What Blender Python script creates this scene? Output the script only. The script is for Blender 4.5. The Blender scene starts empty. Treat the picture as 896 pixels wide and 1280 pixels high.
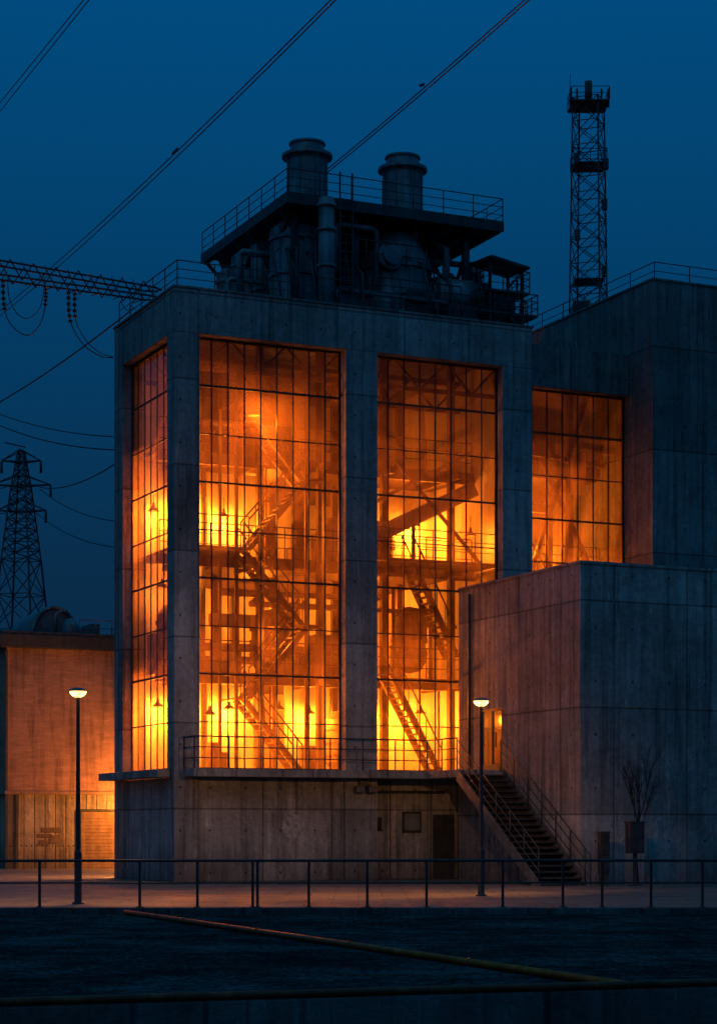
import bpy, math, random
from mathutils import Vector
random.seed(7)
S=bpy.context.scene
S.view_settings.view_transform='Standard'
try: S.view_settings.look='None'
except Exception: pass
S.view_settings.exposure=0
F=2557.0; H=1.7; HV=1035.0; TH=math.radians(24.6)
CT,ST=math.cos(TH),math.sin(TH)
C0=Vector((-5.757,64.0,0))
def W(u,v,Y): return Vector(((u-448)/F*Y,Y,H+(HV-v)/F*Y))
def s_at(u,t,ox=C0.x,oy=C0.y):
    k=(u-448)/F
    X0=ox-ST*t; Y0=oy+CT*t
    return (k*Y0-X0)/(CT-k*ST)
# ---------------- materials
class N:
    def __init__(s,name):
        s.m=bpy.data.materials.new(name); s.m.use_nodes=True
        s.t=s.m.node_tree; s.t.nodes.clear()
        s.out=s.t.nodes.new('ShaderNodeOutputMaterial')
    def n(s,typ,**k):
        x=s.t.nodes.new(typ)
        for a,b in k.items(): setattr(x,a,b)
        return x
    def L(s,a,b): s.t.links.new(a,b)
    def setin(s,sock,v):
        if isinstance(v,bpy.types.NodeSocket): s.L(v,sock)
        else: sock.default_value=v
    def math(s,op,a,b=None,c=None,clamp=False):
        x=s.n('ShaderNodeMath',operation=op); x.use_clamp=clamp
        s.setin(x.inputs[0],a)
        if b is not None: s.setin(x.inputs[1],b)
        if c is not None: s.setin(x.inputs[2],c)
        return x.outputs[0]
    def noise(s,vec,scale,detail=4,rough=.55):
        x=s.n('ShaderNodeTexNoise'); s.L(vec,x.inputs['Vector'])
        x.inputs['Scale'].default_value=scale; x.inputs['Detail'].default_value=detail; x.inputs['Roughness'].default_value=rough
        return x.outputs['Fac']
    def mapping(s,vec,sc):
        x=s.n('ShaderNodeMapping'); s.L(vec,x.inputs['Vector']); x.inputs['Scale'].default_value=sc
        return x.outputs[0]
    def mrange(s,v,a,b,c,d):
        x=s.n('ShaderNodeMapRange'); s.L(v,x.inputs[0])
        for i,q in enumerate((a,b,c,d)): x.inputs[i+1].default_value=q
        return x.outputs[0]
    def ramp(s,f,stops):
        x=s.n('ShaderNodeValToRGB'); s.L(f,x.inputs[0]); e=x.color_ramp.elements
        while len(e)<len(stops): e.new(.5)
        for i,(p,c) in enumerate(stops):
            e[i].position=p; e[i].color=(c[0],c[1],c[2],1)
        return x.outputs[0]
    def mulc(s,col,f):
        x=s.n('ShaderNodeVectorMath',operation='SCALE'); s.L(col,x.inputs[0]); s.setin(x.inputs['Scale'],f)
        return x.outputs[0]
    def pbr(s,col,rough=.8,metal=0,bump=None,bs=.3,bd=.02,spec=.3):
        p=s.n('ShaderNodeBsdfPrincipled')
        if isinstance(col,tuple): p.inputs['Base Color'].default_value=(*col,1)
        else: s.L(col,p.inputs['Base Color'])
        s.setin(p.inputs['Roughness'],rough); p.inputs['Metallic'].default_value=metal
        p.inputs['Specular IOR Level'].default_value=spec
        if bump is not None:
            b=s.n('ShaderNodeBump'); b.inputs['Strength'].default_value=bs; b.inputs['Distance'].default_value=bd
            s.L(bump,b.inputs['Height']); s.L(b.outputs[0],p.inputs['Normal'])
        s.L(p.outputs[0],s.out.inputs[0]); return s.m

def m_concrete(name,c1,c2,pw=2.4,ph=2.7,off=0.0,dirt=1.0):
    k=N(name); P=k.n('ShaderNodeTexCoord').outputs['Object']
    sp=k.n('ShaderNodeSeparateXYZ'); k.L(P,sp.inputs[0])
    u=k.math('ADD',k.math('ADD',sp.outputs[0],sp.outputs[1]),off+100.0); z=k.math('ADD',sp.outputs[2],100.3)
    n1=k.noise(P,.45,6,.62); n2=k.noise(k.mapping(P,(2.6,2.6,.14)),1.0,5,.65); n3=k.noise(P,7,5,.75)
    f=k.math('ADD',k.math('ADD',k.math('MULTIPLY',n1,.42),k.math('MULTIPLY',n2,.34)),k.math('MULTIPLY',n3,.24))
    col=k.ramp(f,[(.39,c1),(.5,tuple((a+b)/2 for a,b in zip(c1,c2))),(.60,c2)])
    def line(q,per,w):
        fr=k.math('FRACT',k.math('DIVIDE',q,per)); d=k.math('MULTIPLY',k.math('SUBTRACT',.5,k.math('ABSOLUTE',k.math('SUBTRACT',fr,.5))),per)
        return k.math('SUBTRACT',1.0,k.math('DIVIDE',d,w),clamp=True)
    sm=k.math('MAXIMUM',line(u,pw,.04),line(z,ph,.04))
    def cen(q,per): return k.math('MULTIPLY',k.math('SUBTRACT',k.math('FRACT',k.math('DIVIDE',q,per)),.5),per)
    du=cen(u,pw/2);dz=cen(z,ph/2)
    d=k.math('SQRT',k.math('ADD',k.math('MULTIPLY',du,du),k.math('MULTIPLY',dz,dz)))
    tie=k.math('LESS_THAN',d,.04)
    wn=k.n('ShaderNodeTexWhiteNoise',noise_dimensions='2D')
    cb=k.n('ShaderNodeCombineXYZ'); k.L(k.math('FLOOR',k.math('DIVIDE',u,pw)),cb.inputs[0]); k.L(k.math('FLOOR',k.math('DIVIDE',z,ph)),cb.inputs[1])
    k.L(cb.outputs[0],wn.inputs['Vector'])
    var=k.math('ADD',.78,k.math('MULTIPLY',wn.outputs['Value'],.42))
    streak=k.mrange(k.noise(k.mapping(P,(5,5,.22)),1.0,5,.6),.50,.68,1.0,.45)
    grime=k.mrange(k.noise(P,.9,8,.78),.42,.60,1.0,.52)
    bloom=k.mrange(k.noise(k.mapping(P,(3.5,3.5,.5)),1.3,6,.7),.56,.70,1.0,1.6)
    foot=k.mrange(k.math('ADD',sp.outputs[2],k.math('MULTIPLY',n2,1.2)),.6,1.9,.5,1.0)
    mask=k.math('MAXIMUM',k.math('MULTIPLY',sm,.6),k.math('MULTIPLY',tie,.7))
    tot=k.math('MULTIPLY',k.math('MULTIPLY',k.math('MULTIPLY',var,bloom),k.math('MULTIPLY',k.math('MULTIPLY',streak,foot),grime)),k.math('SUBTRACT',1.0,mask))
    grain=k.noise(k.mapping(P,(9,9,.5)),1.0,3,.5)
    hgt=k.math('SUBTRACT',k.math('ADD',k.math('MULTIPLY',n3,1.0),k.math('MULTIPLY',grain,.7)),k.math('MULTIPLY',mask,1.3))
    return k.pbr(k.mulc(col,tot),.85,0,hgt,.7,.04)
def m_simple(name,c,rough=.6,metal=0,var=.35,sc=3,rust=None,bs=.2,spec=.3):
    k=N(name); P=k.n('ShaderNodeTexCoord').outputs['Object']
    n1=k.noise(P,sc,5,.65); n2=k.noise(k.mapping(P,(4,4,.5)),1,4,.6)
    f=k.math('MULTIPLY',k.math('ADD',n1,n2),.5)
    c2=rust or tuple(min(1,a*(1+var)) for a in c); c1=tuple(a*(1-var) for a in c)
    col=k.ramp(f,[(.38,c1),(.52,c),(.64,c2)])
    return k.pbr(col,rough,metal,n1,bs,.01,spec)
CONC=m_concrete('concrete_tower',(.17,.18,.185),(.45,.45,.45))
CONC2=m_concrete('concrete_annex',(.17,.17,.17),(.43,.42,.41),2.6,3.2,.7)
CONC3=m_concrete('concrete_block',(.115,.125,.13),(.27,.275,.28),3.0,3.6,.3)
STEEL=m_simple('dark_painted_steel',(.05,.055,.06),.5,.3)
STEELG=m_simple('grey_steel',(.14,.15,.16),.45,.4,.4,2)
TANK=m_simple('tank_metal',(.17,.19,.21),.5,.35,.5,1.2)
FRAME=m_simple('window_frame_steel',(.05,.035,.03),.5,.3)
ISTEEL=m_simple('plant_steel',(.07,.042,.026),.55,.1)
IWALL=m_simple('plant_wall',(.48,.44,.38),.9,0,.28,.6)
IMACH=m_simple('plant_machinery',(.22,.16,.105),.5,.1,.35,1.5)
RUST=m_simple('rusty_iron',(.55,.085,.018),.5,.6,.3,5,(.75,.14,.03),.3)
RUSTD=m_simple('dark_rusty_iron',(.16,.035,.014),.6,.3,.4,5,(.28,.07,.025),.3)
def m_glass(name,pw,ph,ou,trl=.2,refl=.6):
    k=N(name); P=k.n('ShaderNodeTexCoord').outputs['Object']
    sp=k.n('ShaderNodeSeparateXYZ'); k.L(P,sp.inputs[0])
    u=k.math('ADD',k.math('ADD',sp.outputs[0],sp.outputs[1]),100-ou); z=k.math('ADD',sp.outputs[2],100-3.55)
    cb=k.n('ShaderNodeCombineXYZ'); k.L(k.math('FLOOR',k.math('DIVIDE',u,pw)),cb.inputs[0]); k.L(k.math('FLOOR',k.math('DIVIDE',z,ph)),cb.inputs[1])
    wn=k.n('ShaderNodeTexWhiteNoise',noise_dimensions='2D'); k.L(cb.outputs[0],wn.inputs['Vector'])
    nz=k.noise(k.mapping(P,(1,1,.4)),.7,2,.5)
    tf=k.math('ADD',k.math('ADD',k.math('MULTIPLY',wn.outputs['Value'],.12),k.math('MULTIPLY',nz,.10)),trl-.07)
    tr=k.n('ShaderNodeBsdfTransparent'); tr.inputs[0].default_value=(.96,.84,.70,1)
    tl=k.n('ShaderNodeBsdfTranslucent'); tl.inputs[0].default_value=(1,.55,.45,1)  # reddish translucency stands in for lit haze behind the panes
    m1=k.n('ShaderNodeMixShader'); k.L(tf,m1.inputs[0]); k.L(tr.outputs[0],m1.inputs[1]); k.L(tl.outputs[0],m1.inputs[2])
    gl=k.n('ShaderNodeBsdfGlossy'); gl.inputs['Roughness'].default_value=.06
    b=k.n('ShaderNodeBump'); b.inputs['Strength'].default_value=.15; b.inputs['Distance'].default_value=.03
    k.L(k.noise(P,1.1,2),b.inputs['Height']); k.L(b.outputs[0],gl.inputs['Normal'])
    fr=k.n('ShaderNodeFresnel'); fr.inputs[0].default_value=1.45
    m2=k.n('ShaderNodeMixShader'); k.L(k.math('MULTIPLY',fr.outputs[0],refl),m2.inputs[0]); k.L(m1.outputs[0],m2.inputs[1]); k.L(gl.outputs[0],m2.inputs[2])
    k.L(m2.outputs[0],k.out.inputs[0]); return k.m
def m_lens(name,c,st):
    k=N(name); e=k.n('ShaderNodeEmission'); e.inputs[0].default_value=(*c,1); e.inputs[1].default_value=st
    t=k.n('ShaderNodeBsdfTransparent'); a=k.n('ShaderNodeAddShader'); k.L(e.outputs[0],a.inputs[0]); k.L(t.outputs[0],a.inputs[1])
    k.L(a.outputs[0],k.out.inputs[0]); return k.m
LENS=m_lens('lamp_lens',(1,.46,.13),3.2)
# ---------------- mesh builder
class MB:
    def __init__(s): s.v=[];s.f=[];s.sm=[]
    def box(s,x0,x1,y0,y1,z0,z1):
        b=len(s.v); s.v+=[(x,y,z) for z in (z0,z1) for y in (y0,y1) for x in (x0,x1)]
        for q in ((0,2,3,1),(4,5,7,6),(0,1,5,4),(2,6,7,3),(0,4,6,2),(1,3,7,5)):
            s.f.append(tuple(b+i for i in q)); s.sm.append(False)
        return s
    def tube(s,pts,r,n=6,cap=True,smooth=True):
        pts=[Vector(p) for p in pts]; rs=r if isinstance(r,(list,tuple)) else [r]*len(pts)
        rings=[];ref=None
        for i,p in enumerate(pts):
            d=(pts[min(i+1,len(pts)-1)]-pts[max(i-1,0)])
            if d.length<1e-9: d=Vector((0,0,1))
            d.normalize()
            a=Vector((0,0,1)) if abs(d.z)<.9 else Vector((1,0,0))
            x=d.cross(a).normalized(); y=d.cross(x).normalized()
            if ref is not None and x.dot(ref)<0 and n%2==0: x=-x;y=-y
            ref=x
            b=len(s.v)
            o=math.pi/n
            for j in range(n):
                t=2*math.pi*j/n+o
                s.v.append(tuple(p+(x*math.cos(t)+y*math.sin(t))*rs[i]))
            rings.append(b)
        for a,b in zip(rings[:-1],rings[1:]):
            for j in range(n):
                k=(j+1)%n; s.f.append((a+j,a+k,b+k,b+j)); s.sm.append(smooth and n>4)
        if cap:
            s.f.append(tuple(rings[0]+j for j in range(n))[::-1]); s.sm.append(False)
            s.f.append(tuple(rings[-1]+j for j in range(n))); s.sm.append(False)
        return s
    def bar(s,p,q,w): return s.tube([p,q],w*.707,4)
    def lathe(s,c,prof,n=28):
        cx,cy=c
        for (r0,z0),(r1,z1) in zip(prof[:-1],prof[1:]):
            b=len(s.v)
            for r,z in ((r0,z0),(r1,z1)):
                for j in range(n):
                    t=2*math.pi*j/n; s.v.append((cx+r*math.cos(t),cy+r*math.sin(t),z))
            for j in range(n):
                k=(j+1)%n; s.f.append((b+j,b+k,b+n+k,b+n+j)); s.sm.append(True)
        return s
    def build(s,name,mat,parent=None,bevel=0):
        me=bpy.data.meshes.new(name); me.from_pydata(s.v,[],s.f); me.update()
        me.polygons.foreach_set('use_smooth',s.sm)
        o=bpy.data.objects.new(name,me); S.collection.objects.link(o); me.materials.append(mat)
        if parent: o.parent=parent
        if bevel:
            m=o.modifiers.new('b','BEVEL'); m.width=bevel; m.segments=2; m.limit_method='ANGLE'
        return o
def empty(name,loc=(0,0,0),rz=0):
    e=bpy.data.objects.new(name,None); S.collection.objects.link(e); e.location=loc; e.rotation_euler=(0,0,rz); e.empty_display_size=.5
    return e
def rail(mb,pts,h=1.0,n=2,sp=1.4,r=.025,post=None):
    pts=[Vector(p) for p in pts]; post=post or r
    for p,q in zip(pts[:-1],pts[1:]):
        for i in range(1,n+1):
            z=Vector((0,0,h*i/n)); mb.tube([p+z,q+z],r if i==n else r*.75,5)
        m=max(1,round((q-p).length/sp))
        for i in range(m+1):
            a=p.lerp(q,i/m); mb.tube([a,a+Vector((0,0,h))],post,5)
def light(name,loc,E,c,r=.1,parent=None,typ='POINT'):
    l=bpy.data.lights.new(name,typ); l.energy=E; l.color=c; l.shadow_soft_size=r
    o=bpy.data.objects.new(name,l); S.collection.objects.link(o); o.location=loc
    if parent: o.parent=parent
    return o
OR=(1.0,.235,.014)
# ================= POWER STATION =================
PS=empty('power_station_building',C0,TH)
T=18.64; LT=17.25
m=MB()
m.box(0,.85,0,.69,0,LT).box(5.88,7.02,0,.6,0,LT).box(11.67,12.81,0,.6,0,LT)
m.box(0,.85,5.2,6.1,0,LT)
m.box(0,12.81,0,.6,LT,T).box(0,.5,.6,6.1,LT,T)
m.box(.85,5.88,.15,.5,0,3.3).box(7.02,11.67,.95,1.2,0,3.3)
m.box(.1,.5,.69,5.2,0,3.3)
m.box(.85,5.88,0.02,.5,3.3,3.55).box(7.02,11.67,0.02,.5,3.3,3.55)
m.box(.5,3.0,5.8,6.07,LT,T).box(.85,3.0,5.8,6.07,0,LT)
m.box(3,3.3,6.07,12,0,T-.1).box(3.3,12.8,11.7,12,0,T-.1).box(12.5,12.8,.6,11.7,0,T)
m.box(.5,12.5,.6,5.8,17.9,18.2).box(3.3,12.5,5.8,11.7,17.9,18.2)
m.box(.5,12.5,1.2,5.8,3.2,3.5).box(3.3,12.5,5.8,11.7,3.2,3.5).box(.5,12.5,.5,1.2,3.3,3.5)
m.build('concrete_frame',CONC,PS,.025)
m=MB(); m.box(.3,8.3,-1,-.004,3.3,3.55).box(8.3,9.99,-3.1,-.004,3.3,3.55).box(-.45,.096,.69,6.45,3.3,3.55).box(-.45,-.004,.3,.69,3.3,3.55)
m.build('balcony_slab',CONC2,PS,.02)
m=MB(); m.box(-.04,12.85,-.04,.64,T,T+.07).box(-.04,.54,.64,6.14,T,T+.07); m.build('parapet_coping',CONC3,PS,.01)
def glazing(tag,axis,a0,a1,off,nc,nr,z0=3.55,z1=LT,parent=PS,trl=.11,dp=1.0,refl=.6):
    pw=(a1-a0)/nc; ph=(z1-z0)/nr
    g=MB()
    if axis=='x': g.v=[(a0,off,z0),(a1,off,z0),(a1,off,z1),(a0,off,z1)]
    else: g.v=[(off,a0,z0),(off,a1,z0),(off,a1,z1),(off,a0,z1)]
    g.f=[(0,1,2,3)];g.sm=[False]
    g.build('glass_'+tag,m_glass('glass_'+tag,pw,ph,a0+off,trl,refl),parent)
    f=MB()
    def B(p0,p1,q0,q1,d):
        d*=dp
        if axis=='x': f.box(p0,p1,off-d,off+.02,q0,q1)
        else: f.box(off-d,off+.02,p0,p1,q0,q1)
    B(a0,a0+.07,z0,z1,.06);B(a1-.07,a1,z0,z1,.06)
    B(a0+.07,a1-.07,z0,z0+.07,.06);B(a0+.07,a1-.07,z1-.07,z1,.06)
    for i in range(1,nc): B(a0+pw*i-.016,a0+pw*i+.016,z0+.07,z1-.07,.04)
    for j in range(1,nr):
        w=.018 if j%2 else .032
        B(a0+.07,a1-.07,z0+ph*j-w,z0+ph*j+w,.03)
    f.build('window_frame_'+tag,FRAME,parent)
glazing('bay_a','x',.85,5.88,.45,9,9)
glazing('bay_b','x',7.02,11.67,.45,8,9)
glazing('side','y',.69,5.2,.35,7,9,trl=.14,dp=.5,refl=.28)
m=MB(); rail(m,[(.32,-.02,3.55),(.32,-.95,3.55),(8.35,-.95,3.55),(8.35,-3.05,3.55)],1.0,3,1.15,.025)
m.build('balcony_railing',STEEL,PS)
m=MB()
for dx in (-.22,.22):
    m.box(6.45+dx-.14,6.45+dx+.14,-.45,-.15,2.85,3.05); m.tube([(6.45+dx,-.3,3.05),(6.45+dx*.3,-.15,3.28)],.03,6)
m.box(6.3,6.6,-.25,-.005,3.05,3.25); m.build('floodlight_fittings',STEELG,PS,.02)
m=MB(); m.box(8.35,9.05,.88,.945,1.55,2.25).box(7.2,7.6,.9,.945,1.6,2.05).box(7.9,7.93,.9,.94,0,3.3); m.tube([(7.4,.9,0),(7.4,.9,1.6)],.03,6)
m.tube([(7.1,.88,2.9),(9.9,.88,2.9)],.05,8); m.box(9.5,10.3,.9,.945,0,2.15)
m.build('service_boxes_and_door',STEEL,PS,.01)
m=MB(); m.box(8.42,8.98,.86,.878,1.62,2.18); m.build('notice_panel',TANK,PS)
k=N('faded_paint'); P=k.n('ShaderNodeTexCoord').outputs['Object']
cc=k.ramp(k.noise(P,6,6,.7),[(.35,(.16,.16,.165)),(.6,(.42,.43,.44))]); FP=k.pbr(cc,.9)
m=MB(); 
m.tube([(4.1,.149,1.75),(4.1,.145,1.75)],.40,28)
for cx,zz in ((1.6,1.9),(2.35,1.8),(3.0,1.75)):
    pts=[(cx+.28*math.cos(a),.149,zz+.38*math.sin(a)) for a in [math.radians(x) for x in range(150,400,18)]]
    m.tube(pts,.014,4)
m.build('faded_wall_paint',FP,PS)
# ---------- interior plant
I=MB(); Mh=MB(); G=MB()
for s in (1.6,4.2,6.4,8.8,11.4):
    for t in (3.3,7.5,11.2):
        if s<3.2 and t>5.5: continue
        I.box(s-.11,s+.11,t-.11,t+.11,3.5,17.9)
for z in (6.9,10.8,14.2):
    G.box(.6,12.4,3.6,5.5,z-.12,z); G.box(3.4,12.4,5.5,11.5,z-.12,z)
    for s in (1.6,4.2,6.4,8.8,11.4): I.box(s-.08,s+.08,2.6,5.5,z-.35,z-.123)
    I.box(.6,12.4,3.44,3.59,z-.38,z+.02)
    rail(I,[(.7,3.45,z+.02),(12.3,3.45,z+.02)],1.05,3,.9,.022)
G.box(.6,3.0,1.2,3.1,10.7,10.8); rail(I,[(.7,1.25,10.8),(3.0,1.25,10.8)],1.0,2,.8,.02)
G.box(7.4,12.3,1.5,3.1,10.7,10.8); rail(I,[(7.4,1.5,10.8),(12.2,1.5,10.8)],1.0,3,.8,.02)
for t in (1.8,4.6):
    I.bar((.6,t,17.6),(12.4,t,17.6),.16);I.bar((.6,t,16.6),(12.4,t,16.6),.14)
    for i in range(12):
        a=.6+i*.983; I.bar((a,t,16.6 if i%2 else 17.6),(a+.983,t,17.6 if i%2 else 16.6),.07)
def flight(mb,s0,z0,s1,z1,t,w=.8):
    n=int(abs(z1-z0)/.19)
    for tt in (t,t+w): mb.bar((s0,tt,z0),(s1,tt,z1),.17); mb.tube([(s0,tt,z0+.95),(s1,tt,z1+.95)],.03,5)
    for i in range(n+1):
        f=i/n; s=s0+(s1-s0)*f; z=z0+(z1-z0)*f
        mb.box(s-.12,s+.12,t+.03,t+w-.03,z-.02,z+.02)
        if i%3==0:
            for tt in (t,t+w): mb.tube([(s,tt,z),(s,tt,z+.95)],.018,5)
zs=[3.5,5.95,8.4,10.8,13.2,15.6]
for i in range(5):
    a,b=(3.1,5.2) if i%2 else (5.2,3.1)
    flight(I,a,zs[i],b,zs[i+1],1.5 if i%2 else 2.0,.75)
    G.box(min(b,5.2)-.5 if b<4 else b,(b if b<4 else b+.5),1.3,2.9,zs[i+1]-.06,zs[i+1])
for s in (2.6,5.7):
    for t in (1.35,2.85): I.bar((s,t,3.5),(s,t,16.6),.10)
flight(I,8.3,6.9,10.2,3.5,1.7,.8); flight(I,9.2,10.8,10.9,7.6,1.9,.8)
Mh.tube([(7.2,2.6,11.2),(11.9,2.6,13.5)],.36,4); I.bar((7.1,2.1,12.3),(11.6,2.1,14.7),.12); I.bar((8.6,2.0,14.2),(11.9,2.0,10.8),.1)
for s in (8.2,9.6,11): I.bar((s,2.6,10.8),(s,2.6,11.4+(s-7.2)*.48),.1)
def vessel(s,t,r,z0,z1):
    Mh.lathe((s,t),[(0,z0),(r*.7,z0+.1),(r,z0+.4),(r,z1-.4),(r*.7,z1-.1),(0,z1)],18)
    for z in (z0+.7,(z0+z1)/2,z1-.7): Mh.lathe((s,t),[(r,z-.06),(r+.07,z-.06),(r+.07,z+.06),(r,z+.06)],18)
for v in ((8.3,5.2,.8,3.6,5.9),(10.6,5.0,.6,7.2,9.6),(5.4,5.2,.7,7,9.3),(1.7,4.7,.6,7,9.3),(9.5,5.6,.7,11,12.7),(7.6,5,.5,11,12.6),(5.0,4.9,.4,11,12.4)): vessel(*v)
for i in range(12):
    z=random.choice([7.4,7.8,8.3,8.8,9.3,9.7,13.6,15.3]); t=random.uniform(3.7,4.4); a=random.uniform(.7,7); b=a+random.uniform(2,5.5); r=random.uniform(.05,.15)
    b=min(b,12.2); zz=z+random.choice([-1.1,.9])
    Mh.tube([(a,t,z),(b,t,z),(b+.001,t,z+.001),(b,t,zz)],r,8)
for i in range(6):
    s=random.uniform(.9,12); t=random.uniform(3.7,4.8); z=random.choice([3.5,6.9,6.9,10.8]); Mh.tube([(s,t,z),(s,t,z+3.2)],random.uniform(.04,.10),8)
for i in range(14):
    s=random.uniform(.8,11.6); t=random.uniform(3.7,4.6); z=random.choice([3.5,3.5,6.9,6.9,10.8]); w=random.uniform(.3,.8); h=random.uniform(.5,1.2)
    Mh.box(s,s+w,t,t+.5,z+.002,z+h)
Mh.box(.8,2.6,4.3,5.0,6.903,8.2); Mh.box(6.7,8.2,4.4,5.3,6.903,8.4); Mh.box(3.0,6.0,4.6,5.0,8.6,9.0)
I.build('interior_steelwork',ISTEEL,PS); Mh.build('interior_machinery',IMACH,PS); G.build('interior_floors',ISTEEL,PS)
m=MB(); m.box(.52,2.98,5.7,5.78,3.51,17.89).box(3.32,12.48,11.6,11.68,3.51,17.89).box(12.4,12.48,.62,11.59,3.51,17.89)
m.box(3.3,5.3,5.9,6.0,10.82,14.0).box(8.6,12.38,6.4,6.5,10.82,14.0).box(3.3,5.0,5.9,6.0,3.52,6.7).box(6.2,7.9,5.9,6.0,3.52,6.7).box(9.4,12.38,6.2,6.3,3.52,6.7)  # added partition panels, catch the close lamps as hot spots
m.build('interior_lining_and_lit_panels',IWALL,PS)
fx=MB()
sl_=s_at(317,1.3)
lamps=[(1.25,5.2,5.6,600),(2.3,5.1,5.4,330),(3.9,5.4,5.6,700),(5.6,5.0,5.6,150),(6.9,5.4,5.5,480),(8.6,8.5,5.8,650),(9.9,5.6,5.5,560),(11.2,5.3,5.6,380),(2.0,2.2,5.2,110),
 (1.3,4.9,9.6,110),(6.2,8.8,9.7,650),(10.3,8.4,9.6,580),(4.4,2.6,8.2,80),
 (1.1,5.2,12.2,330),(2.25,5.1,12.4,580),(3.7,5.4,12.2,580),(6.4,8.8,12.6,700),(9.2,5.9,12.2,380),(11.3,5.9,12.4,580),(11.6,2.2,11.6,120),
 (sl_,1.3,14.9,190),(9.5,7.5,15.8,70)]
for i,(a,b,c,e) in enumerate(lamps):
    light('bay_light_%d'%i,(a,b,c),e*1.5,OR,.14,PS)
    fx.lathe((a,b),[(.04,c+.5),(.06,c+.36),(.22,c+.22),(.22,c+.2),(.05,c+.28)],12); fx.tube([(a,b,c+.45),(a,b,c+.9)],.012,5)
fx.build('lamp_shades',ISTEEL,PS)
# ---------- roof
m=MB(); rail(m,[(.15,6.0,T+.07),(.15,.15,T+.07),(12.7,.15,T+.07),(12.7,5,T+.07)],.82,3,1.25,.02); m.build('roof_railing',STEEL,PS)
D0,D1,E0,E1=4.47,12.48,1.5,9.6; DZ=22.55
m=MB(); m.box(D0,D1,E0,E1,DZ-.1,DZ)
for i in range(9):
    s=D0+.1+i*(D1-D0-.2)/8; m.box(s-.06,s+.06,E0+.05,E1-.05,DZ-.32,DZ-.103)
m.box(D0-.02,D1+.02,E0-.06,E0-.003,DZ-.3,DZ+.06); m.box(D0-.06,D0-.023,E0-.06,E1,DZ-.3,DZ+.06)
for s in (5,7.2,9.4,11.4):
    for t in (2.2,5.2,8.6): m.box(s-.11,s+.11,t-.11,t+.11,18.2,DZ-.33)
for s in (D0+.3,11.6):
    for (a,b) in ((2.2,5.2),(5.2,8.6)): m.bar((s,a,18.3),(s,b,22.2),.1); m.bar((s,b,18.3),(s,a,22.2),.1)
m.box(6.3,11.6,5.4,8.8,18.2,DZ-.34)
for t in (2.3,3.6,5.0,6.4,7.8,9.2): m.bar((D0+.0,t,DZ-.32),(D0+.9,t,DZ-1.2),.1)
m.build('equipment_deck',STEEL,PS)
m=MB(); rail(m,[(D0,E1,DZ),(D0,E0,DZ),(D1,E0,DZ),(D1,E1,DZ)],.85,3,1.1,.02)
rail(m,[(7.2,1.0,T+.4),(10.6,1.0,T+.4)],1.0,2,1,.025); rail(m,[(6.6,1.6,20.6),(9.6,1.6,20.6)],.8,2,.8,.022); m.build('deck_railing',STEEL,PS)
R=MB()
def stack(s,t,r,z1):
    R.lathe((s,t),[(r*1.12,DZ),(r*1.12,DZ+.12),(r,DZ+.14),(r*.97,z1-.62),(r*1.03,z1-.55),(r*1.22,z1-.5),(r*1.22,z1-.40),(r*.86,z1-.36),(r*.80,z1-.1),(r*.88,z1-.06),(r*.88,z1),(r*.74,z1),(r*.74,z1-.5)],32)
    for a in range(0,360,45):
        R.bar((s+r*1.02*math.cos(math.radians(a)),t+r*1.02*math.sin(math.radians(a)),DZ+.1),(s+r*1.02*math.cos(math.radians(a)),t+r*1.02*math.sin(math.radians(a)),z1-.6),.04)
stack(s_at(384,2.7),2.7,.70,24.72); stack(s_at(503,3.0),3.0,.70,24.85)
def tank(s,t,r,z0,z1,cone=.3,rings=3):
    R.lathe((s,t),[(0,z0),(r,z0),(r,z1-cone),(r*.62,z1),(0,z1)],30)
    for i in range(rings):
        z=z0+(z1-cone-z0)*(i+.8)/rings-.1; R.lathe((s,t),[(r,z-.05),(r+.08,z-.05),(r+.08,z+.05),(r,z+.05)],30)
    for a in range(0,360,30):
        c,d=math.cos(math.radians(a)),math.sin(math.radians(a)); R.bar((s+(r+.02)*c,t+(r+.02)*d,z0),(s+(r+.02)*c,t+(r+.02)*d,z1-cone),.05)
tank(s_at(369,3.1),3.1,.82,18.2,22.15); tank(s_at(493,2.9),2.9,1.22,18.2,22.0,.9,3)
for u,t,r,zt in ((330,5.2,.4,22.0),(306,6.4,.42,21.9),(288,7.6,.45,21.6),(345,7.6,.3,22.1),(440,4.6,.5,21.5),(592,3.2,.25,21.6),(560,3.6,.3,21.2)): tank(s_at(u,t),t,r,18.2,zt,.15,3)
sp=s_at(408,1.15); R.tube([(sp,1.15,18.25),(sp,1.15,22.45)],.27,20)
for z in (18.9,20.2,21.4,22.2): R.tube([(sp,1.15,z-.05),(sp,1.15,z+.05)],.33,20)
a=s_at(541,2.2);b=s_at(606,2.2); R.tube([(a,2.2,20.0),(b,2.2,20.0)],.62,24); R.tube([(a-.12,2.2,20.0),(a,2.2,20.0)],.4,20); R.box(a+.2,a+.4,1.7,2.7,18.2,19.5); R.box(b-.4,b-.2,1.7,2.7,18.2,19.5)
R.tube([(a+.5,2.2,20.5),(a+.5,2.2,21.6),(a+.2,2.8,22.0)],.14,12)
st=s_at(490,1.6); R.tube([(st,1.7,21.0),(st,1.5,21.0)],.33,18); R.tube([(st,1.9,21.0),(st,1.65,21.0)],.45,18)
for (u0,u1,t,z,r) in ((420,470,1.9,21.9,.10),(300,360,4.0,21.2,.12),(285,350,4.6,20.4,.09),(520,590,3.0,21.4,.11),(420,560,1.5,19.6,.08)):
    x0,x1=s_at(u0,t),s_at(u1,t); R.tube([(x0,t,z-1.6),(x0,t,z-.1),(x0+.1,t,z),(x1-.1,t,z),(x1,t,z-.1),(x1,t,z-1.9)],r,10)
R.build('roof_stacks_and_tanks',TANK,PS)
m=MB()
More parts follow.
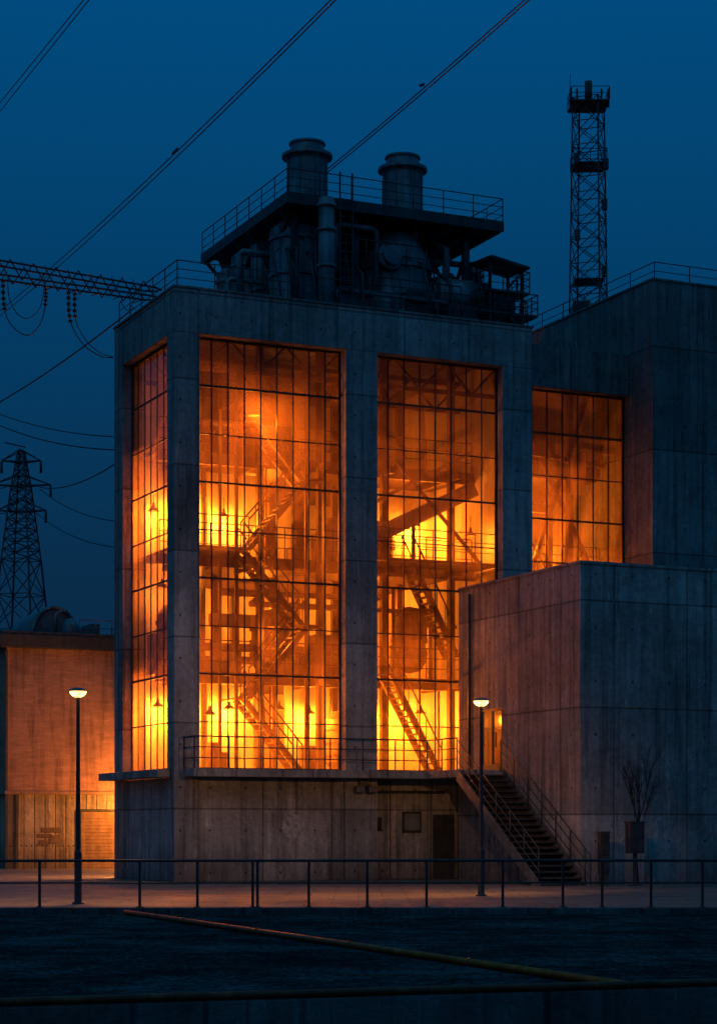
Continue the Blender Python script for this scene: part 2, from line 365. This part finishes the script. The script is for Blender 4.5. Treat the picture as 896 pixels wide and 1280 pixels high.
def cr(u0,u1,t0,t1,z0,z1): m.box(s_at(u0,t0),s_at(u1,t0),t0,t1,z0,z1)
cr(428,452,3.0,4.2,18.2,21.2); cr(300,335,4.4,5.0,18.2,19.9); cr(508,540,1.6,2.0,18.2,19.9); cr(425,470,1.2,1.6,18.2,19.3); cr(560,600,1.2,1.6,18.2,19.5)
for z,u0,u1 in ((19.35,600,672),(20.1,612,662)):
    s0,s1=s_at(u0,.9),s_at(u1,.9); m.box(s0,s1,.9,2.2,z-.08,z)
    rail(m,[(s0,2.2,z),(s0,.92,z),(s1,.92,z),(s1,2.2,z)],.7,3,.5,.022)
s0,s1=s_at(612,1),s_at(652,1)
for s in (s0,s1): m.bar((s,1,18.2),(s,1,21.0),.09); m.bar((s,2,18.2),(s,2,20.9),.09)
m.bar((s0,1,18.7),(s1,1,20.1),.06);m.bar((s1,1,18.7),(s0,1,20.1),.06);m.bar((s0,1.0,19.4),(s1,1,20.8),.06)
b=len(m.v); m.v+=[(s0-.1,.7,21.1),(s1+.15,.7,20.85),(s1+.15,2.3,20.9),(s0-.1,2.3,21.2),(s0-.1,.7,21.18),(s1+.15,.7,20.93),(s1+.15,2.3,20.98),(s0-.1,2.3,21.28)]
for q in ((0,3,2,1),(4,5,6,7),(0,1,5,4),(2,3,7,6),(0,4,7,3),(1,2,6,5)): m.f.append(tuple(b+i for i in q)); m.sm.append(False)
m.box(s0+.2,s1-.2,1.1,1.8,19.36,20.0)
for i in range(14):
    s=random.uniform(s_at(280,3),12); m.tube([(s,random.uniform(.9,1.4),T-.3),(s+random.uniform(-.3,.3),1.5,T+random.uniform(.6,2.2)),(s+random.uniform(-.8,.8),2.5,T+2.4)],random.uniform(.03,.07),6)
lx=s_at(425,1.3)
for dx in (0,.45): m.bar((lx+dx,1.3,18.3),(lx+dx,1.3,DZ+.9),.05)
for i in range(15): m.bar((lx,1.3,18.5+i*.29),(lx+.45,1.3,18.5+i*.29),.03)
m.build('roof_service_equipment',STEEL,PS)
# ---------- link bay
m=MB(); m.box(12.82,17.59,1.5,2.0,17.05,18.5).box(12.82,17.59,1.5,2.0,0,3.5).box(12.82,13.2,1.5,2.0,3.5,17.05)
m.box(12.82,17.59,2.0,9,18.0,18.3).box(12.82,17.59,2.0,9,3.2,3.5).box(12.82,17.59,9,9.3,0,18.5)
m.build('link_frame',CONC3,PS,.02)
glazing('link','x',13.2,17.59,1.92,7,9,3.5,17.05,trl=.22)
m=MB()
for z in (7.5,10.9): m.box(12.9,17.5,3.6,8.8,z-.12,z); rail(m,[(12.9,3.6,z),(17.5,3.6,z)],1.0,3,.7,.022)
m.box(12.9,17.5,3.6,8.8,14.3,14.4)
m.bar((13.4,3,17.6),(16.8,3,11.2),.16); m.bar((16.9,3.2,17.4),(14.6,3.2,11),.14); m.bar((15.9,2.8,17.7),(15.9,2.8,3.5),.2); m.bar((13.6,2.6,15.0),(17.2,2.6,14.7),.14)
for s in (13.9,15.4): m.box(s-.1,s+.1,3.3,3.5,8,13)
m.box(13.8,15.5,3.3,3.5,13.0,13.3)
flight(m,16.4,7.5,14.2,10.9,2.6,.7)
m.build('link_steelwork',ISTEEL,PS)
m=MB(); m.box(12.83,17.58,8.9,8.98,3.5,17.9); m.box(12.83,12.88,2.1,8.88,3.5,17.9);m.box(13.0,15.6,5.0,5.1,10.92,14.2);m.build('link_wall_lining',IWALL,PS)
for i,(a,b,c,e) in enumerate([(14.6,4.2,12.0,360),(14.6,6.6,9.4,480),(16.7,6.9,12.0,300),(16.6,7.9,9.6,260),(15.6,5.5,16.4,30)]): light('link_light_%d'%i,(a,b,c),e*1.2,OR,.1,PS)
# ================= TALL BLOCK =================
TB=empty('concrete_block_building',C0,TH)
m=MB(); m.box(17.6,34,0,13,0,20.82); m.build('walls',CONC3,TB,.03)
m=MB(); m.box(17.56,34.04,-.04,13.04,20.823,20.89); m.build('roof_coping',CONC3,TB)
m=MB(); rail(m,[(17.8,12.8,20.89),(17.8,.2,20.89),(33.8,.2,20.89)],.62,2,1.5,.02); m.build('roof_railing',STEEL,TB)
# ================= ANNEX =================
AN=empty('concrete_annex_building',C0,TH)
m=MB(); AH=9.6
m.box(10,10.3,-7.87,-.01,0,3.5).box(10,10.3,-7.87,-.01,5.55,AH).box(10,10.3,-7.87,-3.0,3.5,5.55).box(10,10.3,-1.53,-.01,3.5,5.55)
m.box(10.3,32,-7.87,-7.57,0,AH).box(10.3,32,-7.57,-.01,AH-.35,AH-.02).box(31.7,32,-7.57,-.01,0,AH-.35).box(10.3,31.7,-.31,-.01,0,AH-.35)
m.box(10.3,13,-7.57,-.31,3.3,3.5).box(12.7,13,-7.57,-.31,3.5,AH-.35).box(10.3,12.7,-4.2,-4.0,3.5,AH-.35)
m.build('walls',CONC2,AN)
m=MB(); m.box(9.96,32.04,-7.91,-7.53,AH,AH+.08).box(9.96,10.34,-7.53,-.01,AH,AH+.08); m.build('parapet_coping',CONC2,AN)
m=MB(); x0,x1=10.02,10.1
m.box(x0,x1,-3.0,-2.92,3.5,5.55).box(x0,x1,-1.61,-1.53,3.5,5.55).box(x0,x1,-2.92,-1.61,5.47,5.55).box(x0,x1,-2.3,-2.22,3.5,5.47).box(x0,x1,-2.92,-2.3,3.5,3.75).box(x0,x1,-2.22,-1.61,3.5,3.75).box(x0-.05,x0,-2.38,-2.34,4.3,4.8)
m.build('door_frame',STEEL,AN)
m=MB(); m.v=[(10.06,-2.95,3.6),(10.06,-1.58,3.6),(10.06,-1.58,5.5),(10.06,-2.95,5.5)]; m.f=[(0,1,2,3)]; m.sm=[False]; m.build('door_glass',m_glass('door_glass',3,3,0,.3),AN)
light('hall_light',(11.5,-2.3,5.9),50,(1,.38,.09),.1,AN)
m=MB(); m.box(11.2,11.8,-3.2,-3.0,3.5,4.6).tube([(11.5,-2.3,6.0),(11.5,-2.3,9.2)],.02,6); m.build('hall_fittings',ISTEEL,AN)
m=MB(); m.tube([(9.93,-.9,9.4),(9.93,-.9,3.6)],.05,8); m.build('downpipe',STEEL,AN)
# ================= EXTERNAL STAIR =================
SS=empty('external_staircase',C0,TH)
m=MB(); n=20; t0=-3.1;t1=-8.3
for i in range(n):
    f=(i+.5)/n; t=t0+(t1-t0)*f; z=3.5*(1-(i+1)/n)+.02
    m.box(8.36,9.94,t-.15,t+.13,z,z+.05); m.box(8.36,9.94,t+.10,t+.12,z-.16,z)
m.build('treads',m_simple('stair_steel',(.05,.052,.056),.6,.3),SS)
m=MB()
for s in (8.30,9.95):
    b=len(m.v)
    for x in (s,s+.05):
        m.v+=[(x,t0,3.6),(x,t1-.1,.08),(x,t1-.1,-.02),(x,t1+.3,-.02),(x,t0,3.2)]
    m.f+=[(b,b+1,b+2,b+3,b+4),(b+9,b+8,b+7,b+6,b+5)]; m.sm+=[False]*2
    for i in range(5):
        j=(i+1)%5; m.f.append((b+i,b+5+i,b+5+j,b+j)); m.sm.append(False)
m.build('stringers',STEELG,SS)
m=MB()
for s in (8.33,9.9): rail(m,[(s,t0,3.5),(s,t1,0.1)],1.0,3,1.0,.022)
m.build('handrails',STEEL,SS)
# ================= GANTRY =================
GA=empty('steel_lattice_gantry')
A=W(200,369,68.5); B=W(-240,300,60.8); m=MB()
d=(B-A); nseg=30; hh=.30; side=Vector((-d.y,d.x,0)).normalized()*.3; up=Vector((0,0,hh))
def ch(i,a,b): return A+d*(i/nseg)+side*a+up*b*(1.0 if i>1 else .5)
for a in (-1,1):
    for b in (-1,1): m.bar(ch(1,a,b),ch(nseg,a,b),.055); m.bar(ch(0,a*.3,b),ch(1,a,b),.055)
for i in range(1,nseg):
    for a in (-1,1): m.bar(ch(i,a,-1 if i%2 else 1),ch(i+1,a,1 if i%2 else -1),.03)
    if i%2==0: m.bar(ch(i,-1,-1),ch(i,1,-1),.024); m.bar(ch(i,-1,1),ch(i+1,1,1),.02)
m.build('boom',STEEL,GA)
def lattice(mb,c,z0,z1,w0,w1,n,r,br,ang=.3):
    P=[]
    for i in range(n+1):
        f=i/n; z=z0+(z1-z0)*f; w=(w0+(w1-w0)*f)/2
        P.append([Vector((c[0]+w*1.414*math.cos(ang+math.pi/2*k),c[1]+w*1.414*math.sin(ang+math.pi/2*k),z)) for k in range(4)])
    for i in range(n):
        for k in range(4):
            j=(k+1)%4
            mb.bar(P[i][k],P[i+1][k],r); mb.bar(P[i][k],P[i+1][j],br); mb.bar(P[i][j],P[i+1][k],br); mb.bar(P[i+1][k],P[i+1][j],br)
m=MB(); lattice(m,(B.x,B.y),-.1,B.z-.3,2.0,.7,12,.12,.06); m.build('support_mast',STEEL,GA)
m=MB()
def hang(pts,Y,r=.022,beads=()):
    P=[W(u,v,Y) for u,v in pts]
    out=[]
    for i in range(len(P)-1):
        p0=P[max(i-1,0)];p1=P[i];p2=P[i+1];p3=P[min(i+2,len(P)-1)]
        for k in range(6):
            t=k/6; out.append(.5*((2*p1)+(-p0+p2)*t+(2*p0-5*p1+4*p2-p3)*t*t+(-p0+3*p1-3*p2+p3)*t**3))
    out.append(P[-1]); m.tube(out,r,6)
    for i in beads:
        if i+1<len(out):
            a,b=out[i],out[i+1]; m.tube([a,a.lerp(b,.5)],.065,10)
hang([(4,345),(6,385),(16,408),(36,419),(52,402),(58,372),(55,350)],64.8,.018,(1,2,3,4,5,6,28,29,30,31,32,33))
hang([(10,346),(12,372),(22,392),(36,398),(50,385),(56,360)],64.9,.014)
hang([(86,360),(88,400),(104,430),(126,445),(142,447)],66.5,.018,(1,2,3,4,5,6))
hang([(94,362),(95,400),(110,428),(128,442),(142,446)],66.5,.015,(1,2,3,4,5))
hang([(150,375),(160,388),(170,372)],67.5,.015)
m.build('insulator_strings',STEEL,GA)
# ================= COMMUNICATION MAST =================
CM=empty('lattice_communication_mast'); base=W(735,400,80); c=(base.x,base.y)
def zv(v,Y): return H+(HV-v)/F*Y
m=MB(); lattice(m,c,20.89,zv(125,80),1.22,1.0,10,.06,.03,.42)
for v,w in ((132,.92),(208,.8),(352,.72)):
    z=zv(v,80); m.box(c[0]-w*.8,c[0]+w*.8,c[1]-w*.8,c[1]+w*.8,z-.04,z)
    q=w*.8
    if v in(132,208): rail(m,[(c[0]-q,c[1]-q,z),(c[0]+q,c[1]-q,z),(c[0]+q,c[1]+q,z),(c[0]-q,c[1]+q,z),(c[0]-q,c[1]-q,z)],.5,2,.6,.018)
m.tube([(c[0],c[1],zv(130,80)),(c[0],c[1],zv(102,80))],.15,12)
for dx in (-.75,-.5,.45,.72): m.tube([(c[0]+dx,c[1]-.5,zv(140,80)),(c[0]+dx,c[1]-.5,zv(117,80))],.045,8)
m.tube([(c[0]-.72,c[1],zv(130,80)),(c[0]-.72,c[1],zv(92,80))],.015,5)
for a,v in ((-.55,205),(.6,212),(.55,262),(-.5,300),(.55,345)):
    z=zv(v,80); m.box(c[0]+a-.1,c[0]+a+.1,c[1]-.75,c[1]-.55,z-.2,z+.2)
m.build('lattice',STEEL,CM)
m=MB(); m.box(c[0]-.68,c[0]-.05,c[1]-.9,c[1]-.4,20.9,22.1); m.build('equipment_cabinet',STEEL,CM,.02)
# ================= PYLON =================
PY=empty('electricity_pylon'); Y=250; pc=W(27,553,Y); m=MB()
zt=pc.z; z1=zv(612,Y)
lattice(m,(pc.x,Y),0,zv(700,Y),9.2,3.6,8,.22,.10,.5); lattice(m,(pc.x,Y),zv(700,Y),z1,3.6,1.9,7,.18,.09,.5); lattice(m,(pc.x,Y),z1,zt-1,1.9,.6,6,.16,.08,.5)
for v,w in ((578,2.4),(608,3.6),(640,3.0)):
    z=zv(v,Y)
    for sgn in (-1,1):
        for dy in (-.7,.7): m.bar((pc.x,Y+dy,z),(pc.x+sgn*w,Y,z+.2),.16); m.bar((pc.x,Y+dy,z+1.5),(pc.x+sgn*w,Y,z+.2),.12)
        m.tube([(pc.x+sgn*w,Y,z+.1),(pc.x+sgn*w,Y,z-1.3)],.16,6)
m.bar((pc.x-2.0,Y,zt),(pc.x+.5,Y,zt-.6),.16)
m.build('lattice',STEEL,PY)
# ================= POWER LINES =================
def wires(lst):
    o=MB()
    for (p,q,sag,r) in lst:
        pts=[]
        for i in range(25):
            f=i/24; a=p.lerp(q,f); a.z-=sag*4*f*(1-f); pts.append(a)
        o.tube(pts,r,5)
    return o.build('overhead_power_line',STEEL)
wires([(W(150,-56,60),W(-60,203,105),.0,.02),(W(156,-56,60),W(-52,205,105),.0,.02)])
wires([(W(455,-42,52),W(-30,412,130),.45,.022),(W(461,-42,52),W(-24,414,130),.45,.022),(W(216,192,78),W(222,186,77),0,.05)])
wires([(W(702,-42,50),W(346,262,76),.12,.02),(W(708,-42,50),W(350,263,76),.12,.02),(W(524,107,62),W(530,105,62),0,.05)])
wires([(W(-40,524,95),W(168,385,69),.25,.03)])
wires([(W(-40,500,200),W(210,545,150),1.2,.05),(W(-40,512,200),W(210,560,150),1.4,.06)])
wires([(W(50,609,250),W(215,525,130),1.5,.06),(W(50,611,250),W(210,650,160),1.5,.06),(W(46,641,250),W(210,682,160),1.6,.06),(W(-40,598,200),W(8,609,250),.5,.06),(W(-40,625,200),W(8,641,250),.5,.06)])
# ================= BRICK BUILDING (left) =================
BO=(-14.6,85.0,0)
BB=empty('industrial_brick_building',BO,TH)
k=N('brick_wall'); P=k.n('ShaderNodeTexCoord').outputs['Object']
sp=k.n('ShaderNodeSeparateXYZ'); k.L(P,sp.inputs[0]); cb=k.n('ShaderNodeCombineXYZ')
k.L(k.math('ADD',sp.outputs[0],sp.outputs[1]),cb.inputs[0]); k.L(sp.outputs[2],cb.inputs[1])
br=k.n('ShaderNodeTexBrick'); k.L(cb.outputs[0],br.inputs['Vector']); br.inputs['Scale'].default_value=1.0
br.inputs['Brick Width'].default_value=.29; br.inputs['Row Height'].default_value=.1; br.inputs['Mortar Size'].default_value=.006
br.inputs['Color1'].default_value=(.40,.22,.16,1); br.inputs['Color2'].default_value=(.32,.18,.135,1); br.inputs['Mortar'].default_value=(.26,.16,.13,1)
v=k.math('MULTIPLY',k.math('ADD',.25,k.math('MULTIPLY',k.noise(k.mapping(P,(.5,.5,2.6)),1.3,8,.78),1.5)),k.mrange(k.noise(k.mapping(P,(3,3,.3)),1,5,.6),.48,.68,1,.5)); BR=k.pbr(k.mulc(br.outputs[0],v),.9,0,br.outputs['Fac'],.3,.02)
m=MB(); m.box(0,14,0,10,3.25,9.2); m.build('upper_walls',BR,BB)
m=MB(); m.box(.06,14,.06,10,0,3.1); m.build('lower_walls',m_concrete('boarded_concrete',(.30,.24,.18),(.55,.45,.34),.45,9.0),BB)
m=MB(); m.box(-.12,14.1,-.12,10.1,3.103,3.247); m.build('string_course',m_simple('brick_cornice',(.28,.17,.12),.85),BB,.02)
m=MB(); m.box(-.35,14.3,-.35,10.3,9.203,9.75); m.box(-.2,14.2,-.2,10.2,9.753,9.9)
m.build('cornice_and_roof',STEEL,BB,.02)
m=MB(); m.box(-.08,0.02,-.1,-.0,0,9.1); m.box(.35,.47,-.1,.055,0,3.09); m.box(3.13,3.2,-.06,.055,0,2.5).box(3.2,5.6,-.06,.055,2.4,2.5)
m.build('downpipe_and_door_frame',STEEL,BB)
m=MB()
for i in range(16): m.box(3.2,5.6,.0,.052,.02+i*.149,.02+i*.149+.135)
m.box(3.2,5.6,.02,.05,0,2.4)
m.build('roller_door',m_simple('roller_door_paint',(.24,.15,.09),.6),BB)
m=MB(); m.box(1.35,1.95,.03,.055,1.3,1.45).box(1.5,2.35,.03,.055,1.52,1.72).box(1.4,1.75,.03,.055,1.0,1.2).box(1.85,2.3,.03,.055,1.05,1.4); m.build('wall_signs',m_simple('sign_board',(.14,.09,.06),.7),BB,.005)
m=MB()
def bs(u,t): return s_at(u,t,BO[0],BO[1])
a0,a1=bs(38,3),bs(100,3); r=(a1-a0)/2*.95; cx=(a0+a1)/2
pts=[(cx+r*math.cos(x),3,9.75+1.55*math.sin(x)) for x in [math.pi*i/20 for i in range(21)]]
b=len(m.v)
for (x,y,z) in pts: m.v+=[(x,3,z),(x,7,z)]
for i in range(20): m.f.append((b+2*i,b+2*i+1,b+2*i+3,b+2*i+2)); m.sm.append(True)
m.f.append(tuple(b+2*i for i in range(21))); m.sm.append(False)
m.tube(pts,.09,6)
s=bs(88,2); m.lathe((s,2),[(0,10.75),(.22,10.68),(.36,10.45),(.4,10.2),(.4,9.9),(.5,9.9),(.5,9.76)],16)
m.box(bs(98,2),bs(112,2),2,3,9.9,10.3); m.box(bs(114,2),bs(125,2),2,3.4,9.9,10.55); rail(m,[(bs(100,1),1,9.9),(bs(160,1),1,9.9)],.7,2,.8,.025)
m.tube([(bs(70,2),2,9.9),(bs(70,2),2,10.9),(bs(80,2),2,11.1)],.07,8)
m.build('rooftop_plant',STEELG,BB)
BL=MB(); BL.tube([(5.9,.06,3.5),(5.9,-1.5,3.55)],.03,6); BL.lathe((5.9,-1.6),[(0,3.62),(.2,3.55),(.24,3.42),(.2,3.42),(.0,3.5)],14); BL.build('bulkhead_lamp',STEEL,BB)
light('bulkhead_light',(5.9,-1.6,2.9),1500,(1,.30,.035),.1,BB)
light('rear_wall_light',(1.5,7.0,3.4),1900,(1,.34,.10),.1,PS)
m=MB(); m.tube([(1.5,6.08,3.65),(1.5,6.9,3.7)],.03,6); m.lathe((1.5,7.0),[(0,3.75),(.2,3.68),(.24,3.55),(.2,3.55),(0,3.63)],12); m.build('rear_wall_lamp',STEEL,PS)
# ================= STREET LAMPS =================
def street_lamp(loc,h,E,aim):
    e=empty('street_lamp',loc,0); m=MB()
    m.lathe((0,0),[(.14,0),(.14,.03),(.085,.05),(.085,1.15),(.055,1.22),(.04,h-.15),(.04,h-.02),(0,h-.02)],14)
    m.build('post',STEEL,e)
    m=MB(); m.tube([(0,0,h-.1),(.07,0,h-.04),(.1,0,h-.02)],.03,8)
    m.lathe((0,0),[(0,h+.07),(.09,h+.06),(.17,h+.03),(.215,h-.01),(.2,h-.02),(0,h-.02)],20)
    m.build('head_housing',STEELG,e)
    m=MB(); m.lathe((0,0),[(.19,h-.022),(.18,h-.07),(.12,h-.13),(.05,h-.155)],20)
    m.build('lens',LENS,e)
    l=light('bulb',(0,.13,h-.19),E,(1,.40,.11),.06,e,'SPOT'); l.data.spot_size=math.radians(160); l.data.spot_blend=.7
    l.rotation_euler=Vector(aim).to_track_quat('-Z','Y').to_euler()
p=W(98,1130,45.8); street_lamp((p.x,45.8,0),4.78,900,(.1,.7,-1))
p=W(601,1120,51.2); street_lamp((p.x,51.2,0),4.9,1100,(-.75,.75,-.8))
# ================= GROUND =================
k=N('yard_asphalt'); P=k.n('ShaderNodeTexCoord').outputs['Object']
n1=k.noise(P,.3,6,.6); n2=k.noise(k.mapping(P,(1,.55,1)),10,5,.85); n3=k.noise(P,1.4,6,.7)
f=k.math('ADD',k.math('MULTIPLY',n1,.28),k.math('ADD',k.math('MULTIPLY',n2,.47),k.math('MULTIPLY',n3,.25)))
GR=k.pbr(k.ramp(f,[(.42,(.007,.012,.013)),(.5,(.016,.028,.030)),(.57,(.05,.085,.088))]),1.0,0,n2,.5,.03,.0)
m=MB(); m.v=[(-900,-300,-.12),(900,-300,-.12),(900,1500,-.12),(-900,1500,-.12)]; m.f=[(0,1,2,3)]; m.sm=[False]; m.build('ground',GR)
k=N('plaza_paving'); P=k.n('ShaderNodeTexCoord').outputs['Object']
br=k.n('ShaderNodeTexBrick'); k.L(P,br.inputs['Vector']); br.inputs['Scale'].default_value=1; br.inputs['Brick Width'].default_value=1.2; br.inputs['Row Height'].default_value=1.2; br.inputs['Mortar Size'].default_value=.02
br.inputs['Color1'].default_value=(.19,.155,.125,1);br.inputs['Color2'].default_value=(.13,.11,.09,1);br.inputs['Mortar'].default_value=(.04,.04,.04,1)
v=k.math('ADD',.0,k.math('MULTIPLY',k.noise(P,.5,8,.78),1.6)); PV=k.pbr(k.mulc(br.outputs[0],v),k.math('ADD',.35,k.math('MULTIPLY',k.noise(P,.8,5),.6)),0,k.noise(P,10,5),.3,.02)
m=MB(); m.box(-60,60,43.5,110,-.3,0); m.build('plaza_pavement',PV)
m=MB(); 
for i in range(60): m.box(-60+i*2+.008,-58+i*2-.008,43.12,43.495,-.3,.02)
m.build('kerb',CONC3,None,.02)
# ================= FENCE =================
FN=empty('metal_fence'); m=MB(); Yf=43.3
xs=[(u-448)/F*Yf for u in (-20,50,175,247,316,322,386,459,533,628,703,752,813,877,950)]
X0=-20;X1=20
extra=[X0+i*1.22 for i in range(10)]+[9.8+i*1.22 for i in range(9)]
for x in xs+extra:
    m.box(x-.028,x+.028,Yf-.03,Yf+.03,.0,1.0); m.box(x-.07,x+.07,Yf-.06,Yf+.06,.021,.04)
for z,r in ((1.0,.032),(.53,.02)): m.tube([(X0,Yf,z),(X1,Yf,z+.02)],r,8)
m.build('posts_and_rails',m_simple('fence_steel',(.05,.05,.052),.4,.4),FN)
# ================= FOREGROUND =================
RL=MB()
pa=Vector((-4.9,43.0,-.12)); pb=Vector(((790-448)/F*22.9,22.9,-.12))
up=Vector((0,0,.05))
RL.tube([pa+up,pb+up],.052,20)
for i in range(1,5):
    q=pa.lerp(pb,i/5)+up; d_=(pb-pa).normalized()*.03; RL.tube([q-d_,q+d_],.063,20)
RL.build('rusty_pipe',RUST)
WL=empty('low_parapet_wall',(0,17.0,0),math.radians(19))
m=MB(); m.box(-14,16,0,.35,-.2,.30); m.build('wall',CONC3,WL,.02)
m=MB(); m.tube([(-14,.02,.335),(16,.02,.335)],.034,16); m.build('steel_edge_tube',RUSTD,WL)
# ================= STREET CABINETS & TREE =================
def onL(u,Y): return ((u-448)/F*Y,Y,0)
c=empty('electrical_cabinet',onL(793,60.3),TH); m=MB()
m.box(-.24,.24,-.15,.15,.95,1.85); m.box(-.27,.27,-.18,.18,1.853,1.9); m.box(-.05,.05,-.05,.05,0,.948); m.box(-.2,.2,-.12,.12,0,.04); m.box(-.2,.2,-.165,-.152,1.0,1.8); m.box(.12,.15,-.19,-.166,1.35,1.5)
m.build('cabinet',STEEL,c,.01)
c=empty('electrical_cabinet',onL(754,60.4),TH); m=MB()
m.box(-.15,.15,-.1,.1,.35,1.55); m.box(-.17,.17,-.12,.12,1.553,1.6); m.box(-.12,.12,-.08,.08,0,.348); m.box(-.12,.12,-.115,-.102,.9,1.5);m.box(-.12,.12,-.115,-.102,.4,.85)
m.build('cabinet',STEEL,c,.01)
m=MB()
def branch(p,d,L,r,lv):
    q=p+d*L; mid=p+d*L*.5+Vector((random.uniform(-1,1),random.uniform(-1,1),0))*L*.04
    m.tube([p,mid,q],[r,r*.8,r*.6],5)
    if lv==0: return
    for i in range(5 if lv>1 else 4):
        a=random.uniform(0,6.28); t=random.uniform(.45,1)
        nd=(d+Vector((math.cos(a),math.sin(a),random.uniform(0,.4)))*random.uniform(.25,.45)).normalized()
        nd.z=abs(nd.z)+.25; nd.normalize()
        branch(p.lerp(q,t),nd,L*random.uniform(.42,.62),r*.52,lv-1)
tp=Vector(onL(797,60.6)); branch(Vector((0,0,0)),Vector((.01,0,1)),2.35,.035,4)
t=m.build('bare_tree',m_simple('bark',(.035,.03,.026),.9)); t.location=tp
# ================= SKY =================
w=bpy.data.worlds.new('World'); S.world=w; w.use_nodes=True; nt=w.node_tree; nt.nodes.clear()
o=nt.nodes.new('ShaderNodeOutputWorld'); bg=nt.nodes.new('ShaderNodeBackground'); tc=nt.nodes.new('ShaderNodeTexCoord')
sx=nt.nodes.new('ShaderNodeSeparateXYZ'); nt.links.new(tc.outputs['Generated'],sx.inputs[0])
rp=nt.nodes.new('ShaderNodeValToRGB'); nt.links.new(sx.outputs[2],rp.inputs[0]); e=rp.color_ramp.elements
st=[(0,(.0035,.018,.046)),(.12,(.0025,.025,.067)),(.25,(.0007,.045,.130)),(.40,(.0002,.074,.222)),(1,(.014,.175,.36))]
while len(e)<len(st): e.new(.5)
for i,(p,cx) in enumerate(st): e[i].position=p; e[i].color=(*cx,1)
sk=nt.nodes.new('ShaderNodeTexSky'); sk.sky_type='NISHITA'; sk.sun_disc=False; sk.sun_elevation=math.radians(0.5); sk.sun_rotation=math.radians(200)
mx=nt.nodes.new('ShaderNodeMix'); mx.data_type='RGBA'; mx.blend_type='ADD'; mx.inputs['Factor'].default_value=.0003
nt.links.new(rp.outputs[0],mx.inputs['A']); nt.links.new(sk.outputs[0],mx.inputs['B']); nt.links.new(mx.outputs['Result'],bg.inputs[0])
bg.inputs[1].default_value=1.0; nt.links.new(bg.outputs[0],o.inputs[0])
sl=bpy.data.lights.new('dusk_fill','SUN'); sl.energy=.07; sl.angle=math.radians(40); sl.color=(.3,.75,1)  # added soft cold fill, sets front faces apart from side faces
so=bpy.data.objects.new('dusk_fill',sl); S.collection.objects.link(so); so.rotation_euler=(math.radians(60),0,math.radians(-20))
# ================= CAMERA =================
cd=bpy.data.cameras.new('camera'); cam=bpy.data.objects.new('camera',cd); S.collection.objects.link(cam)
cam.location=(0,0,H); cam.rotation_euler=(math.radians(90),0,0)
cd.sensor_fit='VERTICAL'; cd.sensor_height=36; cd.sensor_width=36; cd.lens=F/1280*36; cd.shift_y=(HV-640)/1280; cd.clip_end=3000; cd.clip_start=.1
S.camera=cam
